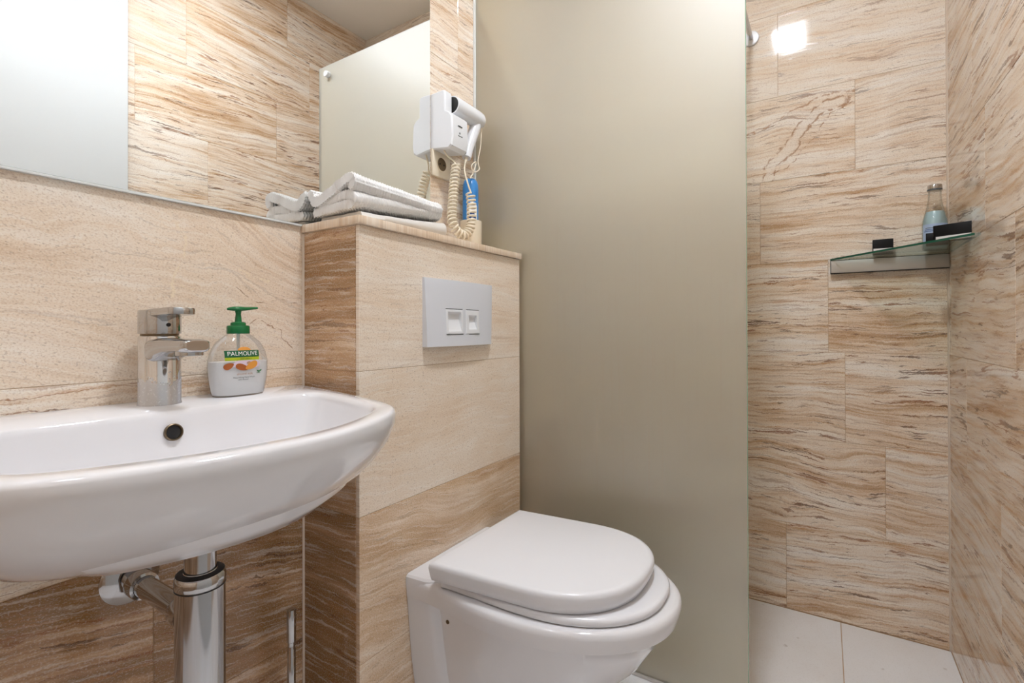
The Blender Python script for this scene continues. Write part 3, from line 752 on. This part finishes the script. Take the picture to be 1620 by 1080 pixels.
# seat
rr = [dring(.4412, .10, .536, .165, .179, .31, ex=2.3), dring(.444, .10, .540, .167, .1825, .31, ex=2.3), dring(.452, .10, .542, .167, .1835, .31, ex=2.3), dring(.4575, .10, .538, .165, .1805, .31, ex=2.3), dring(.459, .10, .530, .16, .173, .31, ex=2.3)]
v, f = loft(rr); keep(from_py('seat', v, f, MAT['seatplastic'], angle=55), wc)
# lid with rounded rim, a little shorter than the seat
rr = [dring(.4605, .088, .490, .178, .1790, .30, ex=2.35), dring(.462, .088, .496, .182, .1830, .30, ex=2.35), dring(.475, .087, .503, .1865, .1875, .30, ex=2.35), dring(.492, .086, .507, .190, .1905, .30, ex=2.35), dring(.4985, .087, .505, .189, .1895, .30, ex=2.35), dring(.5025, .090, .500, .186, .1865, .30, ex=2.35), dring(.504, .096, .492, .180, .1805, .30, ex=2.35)]
v, f = loft(rr); keep(from_py('lid', v, f, MAT['seatplastic'], angle=55), wc)
for s in (-1, 1):
    v, f = lathe([(.011, -.018), (.012, -.015), (.012, .015), (.011, .018)], (TCX + s * .075 + .008, Bf - .084, .459), 20, axis='x'); keep(from_py('hinge', v, f, MAT['seatplastic']), wc)

# ------------------------------------------------------------------ flush plate
fp = thing('flush_plate', 'pale grey dual-button flush plate on the stone boxing', 'flush plate', (1.035, Bf, .974))
PX0, PX1, P0, P1 = .8925, 1.180, .9735, 1.1435
def bulge(s, t): # s,t in 0..1 (right, up)
    return .006 + .0125 * (1 - (2 * s - 1) ** 2) ** .8 * .55 + .011 * (1 - t) ** .8 * (1 - .45 * s)
BX = [(.960, 1.0275), (1.041, 1.101)]; BZ0, BZ1 = 1.0045, 1.0675
def grid(lo, hi, n, extra, lim):
    g_ = [lo + (hi - lo) * i / n for i in range(n + 1)]
    g_ = [x for x in g_ if all(abs(x - e_) > lim for e_ in extra)] + list(extra); return sorted(g_)
XS = grid(PX0, PX1, 36, [e_ for b_ in BX for e_ in b_], .003); ZS = grid(P0, P1, 22, [BZ0, BZ1], .003)
nx, nz = len(XS) - 1, len(ZS) - 1; v = []; f = []; q = lambda j, i: j * (nx + 1) + i
for z in ZS:
    for x in XS:
        s, t_ = (x - PX0) / (PX1 - PX0), (z - P0) / (P1 - P0)
        xx = x if x <= BX[1][1] else x - .012 * (1 - t_) * (x - BX[1][1]) / (PX1 - BX[1][1])
        v.append((xx, Bf - bulge(s, t_), z))
for j in range(nz):
    for i in range(nx):
        xm, zm = (XS[i] + XS[i + 1]) / 2, (ZS[j] + ZS[j + 1]) / 2
        if BZ0 < zm < BZ1 and any(a < xm < b for a, b in BX): continue
        f.append((q(j, i), q(j, i + 1), q(j + 1, i + 1), q(j + 1, i)))
def skirt(ids):
    for a, b in zip(ids, ids[1:]):
        n_ = len(v); v.extend([(v[a][0], Bf - .0002, v[a][2]), (v[b][0], Bf - .0002, v[b][2])]); f.append((a, b, n_ + 1, n_))
skirt([q(0, i) for i in range(nx + 1)]); skirt([q(nz, i) for i in range(nx + 1)]); skirt([q(j, 0) for j in range(nz + 1)]); skirt([q(j, nx) for j in range(nz + 1)])
bm = bmesh.new(); me = bpy.data.meshes.new('plate'); me.from_pydata(v, [], f); bm.from_mesh(me); bpy.data.meshes.remove(me)
bmesh.ops.remove_doubles(bm, verts=bm.verts, dist=1e-6)
keep(from_bm('plate', bm, MAT['plate_plastic'], angle=35), fp)
def face_y(x, z): return Bf - bulge((x - PX0) / (PX1 - PX0), (z - P0) / (P1 - P0))
for bi, (x0, x1) in enumerate(BX):
    xc = (x0 + x1) / 2; yf = min(face_y(x0, BZ0), face_y(x1, BZ0)); yb = face_y(xc, BZ1)
    mx = .007 if bi == 0 else .011; mz0, mz1 = (.006, .006) if bi == 0 else (.011, .013)
    def P(x, z, d): return (x, face_y(x, z) - .0014 + d, z)
    O4 = [(x0, BZ0), (x1, BZ0), (x1, BZ1), (x0, BZ1)]; I4 = [(x0 + mx, BZ0 + mz0), (x1 - mx, BZ0 + mz0), (x1 - mx, BZ1 - mz1), (x0 + mx, BZ1 - mz1)]
    e = .0012
    S4 = [(x + (e if x < xc else -e), z + (e if z < 1.03 else -e)) for x, z in O4]
    vv = [P(x, z, .006) for x, z in O4] + [P(x, z, .0009) for x, z in O4] + [P(x, z, 0) for x, z in S4] + [P(x, z, 0) for x, z in I4]
    ff = []
    for a in (0, 4, 8):
        for k in range(4): ff.append((a + k, a + (k + 1) % 4, a + 4 + (k + 1) % 4, a + 4 + k))
    zt_, zb_ = I4[2][1], I4[0][1]; xa, xb = I4[0][0], I4[1][0]; base_i = len(vv); NS = 9
    for k in range(NS + 1):
        q_ = k / NS; dep = .0085 * math.sin(math.pi * min(1, q_) ** .55) ** .8 if 0 < q_ < 1 else 0
        z_ = zt_ + (zb_ - zt_) * q_; vv += [P(xa, z_, dep), P(xb, z_, dep)]
    for k in range(NS): ff.append((base_i + 2 * k, base_i + 2 * k + 1, base_i + 2 * k + 3, base_i + 2 * k + 2))
    left_ = [base_i + 2 * k for k in range(NS + 1)]; right_ = [base_i + 2 * k + 1 for k in range(NS + 1)]
    ff += [tuple(left_), tuple(reversed(right_))]
    keep(from_py('button', vv, ff, MAT['plastic'], smooth=False), fp)
    for (za, zb) in ((BZ0 - .0022, BZ0 - .0002), (BZ1 + .0002, BZ1 + .0022)):
        keep(from_bm('button_gap', rbox(x0, x1, face_y(xc, za) - .0005, face_y(xc, za) + .004, za, zb, 0), MAT['print_grey'], None, False), fp)

# ------------------------------------------------------------------ folded towels on the ledge
def cloth_section(path, th, n):
    P = resample(catmull([Vector((p[0], p[1])) for p in path], 12), n); top = []; bot = []
    for i, p in enumerate(P):
        t_ = (P[min(i + 1, n - 1)] - P[max(i - 1, 0)]).normalized(); nn = Vector((-t_.y, t_.x))
        top.append(p + nn * th / 2); bot.append(p - nn * th / 2)
    e0 = [P[0] - (P[1] - P[0]).normalized() * th * .4]; e1 = [P[-1] + (P[-1] - P[-2]).normalized() * th * .4]
    return top + e1 + list(reversed(bot)) + e0
def cloth(name, path_fn, a0, a1, th, na, nsec, waffle, mat, parent, cell=.0078, endw=.004):
    sec0 = None; rings = []
    for i in range(na + 1):
        s = i / na; sec = cloth_section(path_fn(s), th, nsec); rings.append((s, sec))
    m = len(rings[0][1]); v = []; arc = []
    L = 0
    s0 = rings[0][1]
    acc = [0]
    for k in range(1, m): acc.append(acc[-1] + (s0[k] - s0[k - 1]).length)
    for i, (s, sec) in enumerate(rings):
        ctr = sum(sec, Vector((0, 0))) / m
        for k in range(m):
            p = sec[k]; t_ = (sec[(k + 1) % m] - sec[k - 1]); t_ = t_.normalized() if t_.length > 1e-6 else Vector((1, 0)); nn = Vector((t_.y, -t_.x)) * -1
            a = a0 + (a1 - a0) * s + endw * (mnoise.noise(Vector((acc[k] * 30, s * 0, 3.1))) if (i == 0 or i == na) else 0)
            d = 0
            if waffle: 
                d = waffle * .5 * (math.cos(2 * math.pi * a / cell) + math.cos(2 * math.pi * acc[k] / cell))
            d += .0016 * mnoise.noise(Vector((a * 28, acc[k] * 28, 1.7)))
            v.append((a, p.x + nn.x * d, p.y + nn.y * d))
    f = []
    for i in range(na):
        for k in range(m):
            l = (k + 1) % m; f.append((i * m + k, i * m + l, (i + 1) * m + l, (i + 1) * m + k))
    h = len(rings[0][1]) // 2
    # end strips between the two faces of the cloth
    for i in (0, na):
        n_ = nsec
        for k in range(n_ - 1): f.append((i * m + k, i * m + k + 1, i * m + (2 * n_ - k - 1), i * m + (2 * n_ - k)))
        f.append((i * m + n_ - 1, i * m + n_, i * m + n_ + 1)); f.append((i * m + 0, i * m + 2 * n_, i * m + 2 * n_ + 1))
    o = from_py(name, v, f, mat, angle=80); keep(o, parent); return o
Z0 = LEDGE + .0007
tw1 = thing('folded_towel', 'flat plain cotton towel lying underneath the waffle towel on the ledge', 'towel', (.89, .92, LEDGE), 'folded towels on the ledge')
def plain(s):
    h = .016 + .024 * s ** 1.3; a, b = Z0 + .0046, Z0 + h - .0046
    m = (a + b) / 2
    return [(.985, a), (.93, a), (.872, a), (.8475, a + .0005), (.8405 - .003 * s, m), (.848, b - .0005), (.875, b + .0008 * math.sin(s * 6)), (.93, b), (.975, b)]
cloth('cloth', plain, .722, .998, .0085, 60, 44, 0, MAT['cotton'], tw1)
tw2 = thing('waffle_towel', 'thick folded white waffle-weave towel on top of the pile', 'towel', (.87, .92, LEDGE + .026), 'folded towels on the ledge')
def mixp(A, B, s): return [(a[0] + (b[0] - a[0]) * s, Z0 + a[1] + (b[1] - a[1]) * s) for a, b in zip(A, B)]
LF0 = [(.985, .026), (.965, .027), (.92, .029), (.878, .0315), (.860, .0335), (.8525, .042), (.860, .050), (.880, .052), (.930, .047), (.965, .042)]
LF1 = [(0.975, 0.052), (0.955, 0.052), (0.92, 0.052), (0.878, 0.052), (0.858, 0.0525), (0.8495, 0.057), (0.856, 0.062), (0.88, 0.063), (0.93, 0.063), (0.965, 0.063)]
UF0 = [(.995, .072), (.990, .060), (.980, .050), (.962, .051), (.935, .060), (.905, .073), (.880, .083), (.865, .0875), (.8535, .083), (.8525, .074), (.860, .068)]
UF1 = [(0.99, 0.075), (0.98, 0.074), (0.965, 0.073), (0.945, 0.072), (0.925, 0.072), (0.895, 0.073), (0.87, 0.075), (0.856, 0.0765), (0.847, 0.073), (0.846, 0.067), (0.853, 0.0635)]
ease = lambda s: min(1, s * 1.15) ** .8
cloth('lower_fold', lambda s: mixp(LF0, LF1, ease(s)), .708, .985, .0185, 250, 150, .0028, MAT['waffle'], tw2)
cloth('upper_fold', lambda s: mixp(UF0, UF1, ease(s)), .704, .980, .0215, 250, 150, .0030, MAT['waffle'], tw2)

# ------------------------------------------------------------------ hair dryer on its wall holder
hold = thing('hair_dryer_holder', 'white wall holder carrying the hair dryer next to the mirror', 'holder', (1.18, Bm, 1.55))
HX0, HX1 = 1.1345, 1.212
rr = []
for x, ins, up_ in ((HX0, .004, .955), (HX0 + .004, 0, .955), (HX0 + .030, 0, .955), (HX0 + .033, .0, .959), (HX0 + .0335, 0, .990), (HX1 - .004, 0, .990), (HX1, .004, .990)):
    o_ = [(Bm - .0008, 1.565 + ins), (Bm - .0008, 1.735 - ins), (up_ + .012, 1.737 - ins), (up_ + .003 + ins * .5, 1.734 - ins), (up_ + ins, 1.726 - ins), (up_ + ins, 1.672), (.9395 + ins, 1.664), (.9295 + ins, 1.655 - ins), (.926 + ins, 1.59), (.931 + ins, 1.564 + ins), (.945, 1.556 + ins)]
    rr.append([(x, y, z) for y, z in o_])
v, f = loft(rr); keep(from_py('housing', v, f, MAT['plastic'], angle=28), hold)
def hold_print(body, size, cx, cz, nm):
    v, f = text_geo(body, size); o = from_py(nm, [(cx + p.x, .9256, cz + p.y) for p in v], f, MAT['print_grey'], smooth=False, fix=False); keep(o, hold)
for zz, ww in ((1.6285, .017), (1.5985, .019)):
    bm = bmesh.new()
    xx = 1.1705 - ww / 2
    rn = random.Random(int(zz * 1e4))
    while xx < 1.1705 + ww / 2:
        w = rn.uniform(.0012, .0026); rbox(xx, xx + w, .9259, .9280, zz - .0012, zz + rn.uniform(.0008, .002), 0, 1, bm); xx += w + .0008
    keep(from_bm('small_print', bm, MAT['print_grey'], None, False), hold)
bm = bmesh.new(); rbox(1.1665, 1.1715, .9259, .9290, 1.6045, 1.6105, .001, 1, bm); keep(from_bm('printed_emblem', bm, MAT['print_grey'], None, False), hold)
dry = thing('hair_dryer', 'white hair dryer with coiled cream cord hanging on the wall holder', 'hair dryer', (1.2, .92, 1.56))
DY, DZ = .957, 1.701
v, f = lathe([(.0245, 1.1690), (.0275, 1.1695), (.0285, 1.180), (.0288, 1.21), (.0282, 1.25), (.0276, 1.292), (.0262, 1.308), (.0215, 1.318), (.011, 1.3225), (.002, 1.323)], (0, DY, DZ), 40, axis='x', cap0=True); keep(from_py('barrel', v, f, MAT['plastic'], angle=60), dry)
v, f = lathe([(.0225, 1.1680), (.0245, 1.1688), (.0245, 1.171)], (0, DY, DZ), 32, axis='x'); gr = from_py('intake_grille', v, f, MAT['darkhole']); keep(gr, dry)
hpts = [(1.290, DY, 1.685), (1.281, DY, 1.660), (1.268, DY, 1.632), (1.254, DY, 1.600), (1.244, DY, 1.572), (1.240, DY, 1.560)]
v, f = tube(catmull(hpts, 6), [.0190 - .0045 * (i / 30) for i in range(31)], 24); keep(from_py('handle', v, f, MAT['plastic'], angle=60), dry)
v, f = tube([(1.240, DY, 1.562), (1.237, DY, 1.552), (1.234, DY, 1.543)], [.006, .005, .0035], 12); keep(from_py('strain_relief', v, f, MAT['cream']), dry)
keep(from_bm('switch', rbox(1.213, 1.224, .9435, .966, 1.566, 1.590, .002), MAT['print_grey']), dry)
cpath = resample(catmull([(1.1811, 0.95, 1.5212), (1.1655, 0.945, 1.4683), (1.1532, 0.94, 1.4129), (1.1409, 0.935, 1.3567), (1.1404, 0.925, 1.3178), (1.1725, 0.917, 1.2980), (1.2005, 0.912, 1.3274), (1.2071, 0.912, 1.386), (1.2075, 0.917, 1.4354)], 20), 900)
Ltot = sum((b - a).length for a, b in zip(cpath, cpath[1:])); turns = Ltot / .0120
hx = []
for i, p in enumerate(cpath):
    t_ = (cpath[min(i + 1, 899)] - cpath[max(i - 1, 0)]).normalized(); n1 = Vector((0, 1, 0)); n1 = (n1 - t_ * n1.dot(t_)).normalized(); n2 = t_.cross(n1)
    ph = 2 * math.pi * turns * i / 899; R_ = .0125 * min(1, i / 12 + .15, (899 - i) / 12 + .15)
    hx.append(p + (n1 * math.cos(ph) + n2 * math.sin(ph)) * R_)
v, f = tube(hx, .0030, 7); keep(from_py('coiled_cord', v, f, MAT['cream']), dry)
v, f = tube(catmull([tuple(hx[0]), (1.176, .958, 1.533), (1.160, .968, 1.545), (1.148, .972, 1.560)], 8), .0026, 8); keep(from_py('cord_lead', v, f, MAT['cream']), dry)
v, f = tube(catmull([tuple(hx[-1]), (1.1988, .92, 1.4629), (1.2025, .935, 1.5053), (1.234, DY, 1.545)], 8), .0026, 8); keep(from_py('cord_lead', v, f, MAT['cream']), dry)
v, f = tube(catmull([(1.312, .95, 1.676), (1.3131, 0.955, 1.6179), (1.2988, 0.955, 1.5658), (1.2989, 0.95, 1.538), (1.2579, 0.942, 1.5179), (1.2513, 0.945, 1.5363), (1.2851, 0.952, 1.5589), (1.2646, 0.948, 1.5197), (1.2379, 0.94, 1.4918)], 10), .0020, 8); keep(from_py('hanging_loop', v, f, MAT['cream']), dry)

# ------------------------------------------------------------------ wall socket
sk = thing('wall_socket', 'white wall socket below the hair dryer holder', 'socket', (1.175, Bm, 1.53))
K0, K1, KZ0, KZ1 = 1.1345, 1.216, 1.487, 1.5705
bm = bmesh.new(); rbox(K0, K1, Bm - .011, Bm - .0005, KZ0, KZ1, .002, 2, bm); keep(from_bm('frame', bm, MAT['cream']), sk)
kc = ((K0 + K1) / 2, Bm - .0108, (KZ0 + KZ1) / 2)
v, f = lathe([(.0235, 0), (.0235, -.0018), (.0208, -.002), (.0200, .0005)], kc, 36, axis='y'); keep(from_py('socket_ring', v, f, MAT['cream']), sk)
v, f = lathe([(.0202, -.0004), (.0202, .004)], kc, 36, axis='y'); keep(from_py('socket_well', v, f, MAT['bronze']), sk)
for s in (-1, 1):
    v, f = lathe([(.0026, -.0012), (.0026, .002)], (kc[0] + s * .0095, kc[1], kc[2]), 14, axis='y'); keep(from_py('pin_hole', v, f, MAT['darkhole']), sk)

# ------------------------------------------------------------------ spray can and cup on the ledge
can = thing('spray_can', 'blue aerosol can standing in the cream cup on the ledge', 'spray can', (1.276, .968, LEDGE + .0050))
def cn(o): o.parent = can; return o
v, f = lathe([(.0245, 0), (.026, .002), (.026, .165), (.0255, .168), (.0245, .1695)], n=40); body = cn(from_py('can_body', v, f, MAT['canblue']))
v, f = lathe([(.0253, .1695), (.0256, .171), (.0256, .205), (.0245, .222), (.021, .234), (.015, .2405), (.005, .2425)], n=40); cn(from_py('cap', v, f, MAT['canblue']))
def arc_patch(r, a0, a1, z0, z1, nm, mat, n=16, wav=0):
    v = []; f = []
    for i in range(n + 1):
        a = math.radians(a0 + (a1 - a0) * i / n); w = wav * math.sin(i / n * 3.1)
        v += [(r * math.cos(a), r * math.sin(a), z0 + w), (r * math.cos(a), r * math.sin(a), z1 + w)]
    for i in range(n): f.append((2 * i, 2 * i + 2, 2 * i + 3, 2 * i + 1))
    o = from_py(nm, v, f, mat, fix=False); o.parent = body; return o
arc_patch(.0262, 190, 268, .085, .150, 'label_white', MAT['print_white'], wav=.012)
arc_patch(.0264, 200, 258, .098, .116, 'label_dark_swoosh', MAT['candark'], wav=.014)
arc_patch(.0263, 185, 275, .060, .076, 'label_dark_band', MAT['candark'], wav=-.006)
arc_patch(.0263, 288, 292, .02, .16, 'label_line', MAT['print_white']); arc_patch(.0263, 298, 304, .02, .16, 'label_line', MAT['candark'])
cup = thing('toothbrush_cup', 'cream plastic cup holding the blue can on the ledge', 'cup', (1.278, .968, LEDGE + .0005))
v, f = lathe([(.033, 0), (.0345, .002), (.0352, .104), (.0354, .107), (.0346, .1085), (.0334, .107), (.0326, .005), (.002, .0042)], n=44); o = from_py('cup_body', v, f, MAT['cream'], angle=60); o.parent = cup

# ------------------------------------------------------------------ glass corner shelf with toiletries
sh = thing('corner_shelf', 'triangular glass corner shelf on a steel rail in the shower', 'shelf', (Ab, -Br, 1.206))
STOP = 1.256; SB = STOP - .006
tri = [(Ab - .001, -.019), (Ab - .001, -Br + .001), (1.668, -Br + .001), (1.668, -Br + .012), (Ab - .016, -.019)]
v, f = loft([[(x, y, SB) for x, y in tri], [(x, y, STOP) for x, y in tri]]); keep(from_py('glass_plate', v, f, MAT['glass_shelf'], smooth=False), sh)
e0, e1 = Vector((Ab - .016, -.019, 0)), Vector((1.668, -Br + .012, 0)); d_ = (e1 - e0).normalized(); nn = Vector((d_.y, -d_.x, 0)); nn = nn if nn.x < 0 else -nn
rr = [[p + Vector((0, 0, z)) for p in (e0, e1, e1 + nn * .0008, e0 + nn * .0008)] for z in (SB, STOP)]
v, f = loft(rr); keep(from_py('polished_edge', v, f, MAT['shelf_edge'], smooth=False), sh)
bm = bmesh.new(); rbox(Ab - .020, Ab - .0006, -Br + .001, -.0205, 1.206, SB - .0004, .0015, 2, bm); keep(from_bm('steel_rail', bm, MAT['steel']), sh)
for z0_, z1_ in ((1.2045, 1.2060), (SB - .0018, SB - .0003)):
    keep(from_bm('gasket', rbox(Ab - .0206, Ab - .0006, -Br + .001, -.0205, z0_, z1_, 0), MAT['rubber'], None, False), sh)
bm = bmesh.new(); rbox(Ab - .0205, Ab - .0006, -.0205, -.0185, 1.205, SB, .0004, 1, bm); keep(from_bm('end_cap', bm, MAT['print_grey']), sh)

bot = thing('glass_bottle', 'small clear glass bottle of cloudy pale blue liquid with silver cap', 'bottle', (1.982, -.290, STOP + .0004))
def bo(o): o.parent = bot; return o
bp_ = [(.027, 0), (.0305, .003), (.0315, .010), (.0315, .075), (.0300, .092), (.0255, .112), (.0200, .133), (.0172, .152), (.0160, .172), (.0160, .184)]
v, f = lathe(bp_, n=44); gb = bo(from_py('glass_body', v, f, MAT['clearglass'], angle=60))
v, f = lathe([(.024, .004), (.0288, .007), (.0296, .012), (.0296, .075), (.0283, .090), (.0240, .110), (.0215, .118)], n=44); bo(from_py('liquid', v, f, MAT['bluewater'], angle=60))
v, f = lathe([(.0165, .1825), (.0178, .183), (.0180, .186), (.0180, .198), (.0168, .2008), (.006, .2012)], n=36); cp = bo(from_py('screw_cap', v, f, MAT['chrome'], angle=50))
v, f = lathe([(.0181, .183), (.0183, .184), (.0183, .1875), (.0181, .188)], n=36, cap0=False, cap1=False); o = from_py('cap_ring', v, f, MAT['print_grey']); o.parent = cp
def bpatch(a0, a1, z0, z1, nm, mat, r=.0319, n=12, wav=0):
    v = []; f = []
    for i in range(n + 1):
        a = math.radians(a0 + (a1 - a0) * i / n); w = wav * i / n
        v += [(r * math.cos(a), r * math.sin(a), z0 + w), (r * math.cos(a), r * math.sin(a), z1 + w)]
    for i in range(n): f.append((2 * i, 2 * i + 2, 2 * i + 3, 2 * i + 1))
    o = from_py(nm, v, f, mat, fix=False); o.parent = gb; return o
lab = bpatch(110, 240, .020, .078, 'paper_label', MAT['blueprint'])
for k, (zz, a0, a1) in enumerate(((.066, 128, 190), (.061, 124, 182), (.056, 120, 178))):
    bpatch(a0, a1, zz - .0009, zz + .0009, 'label_text_line', MAT['candark'] if k else MAT['print_grey'], .0321)
bpatch(130, 160, .030, .042, 'label_rose_mark', MAT['rosepr'], .0321, wav=.006); bpatch(168, 200, .022, .038, 'label_teal_mark', MAT['tealpr'], .0321, wav=.008); bpatch(146, 172, .040, .048, 'label_rose_mark', MAT['rosepr'], .0322, wav=.003)

def small_box(name, label, c, size, rz, stripe):
    o = thing(name, label, 'box', (c[0], c[1], STOP + .0004), 'small black boxes on the glass shelf'); o.rotation_euler.z = rz
    w, d, h = size
    b = from_bm('carton', rbox(-w / 2, w / 2, -d / 2, d / 2, 0, h, .001, 2), MAT['black']); b.parent = o
    if stripe:
        x0, x1, z0, z1 = stripe
        s = from_bm('white_label', rbox(x0, x1, -d / 2 - .0006, -d / 2, z0, z1, 0, 1), MAT['whitecard'], None, False); s.parent = o
    return o
small_box('soap_box', 'small black carton standing alone at the narrow end of the glass shelf', (2.012, -.163), (.054, .020, .050), -math.pi / 2, (-.0255, .0255, .011, .020))
d1 = small_box('toiletry_box', 'black carton with broad white stripe at the front of the glass shelf', (1.790, -.302), (.085, .024, .046), math.radians(-118), (-.036, .040, .002, .014))
d2 = small_box('toiletry_box', 'plain low black carton squeezed between bottle and striped carton', (1.868, -.278), (.05, .022, .036), math.radians(-100), None)
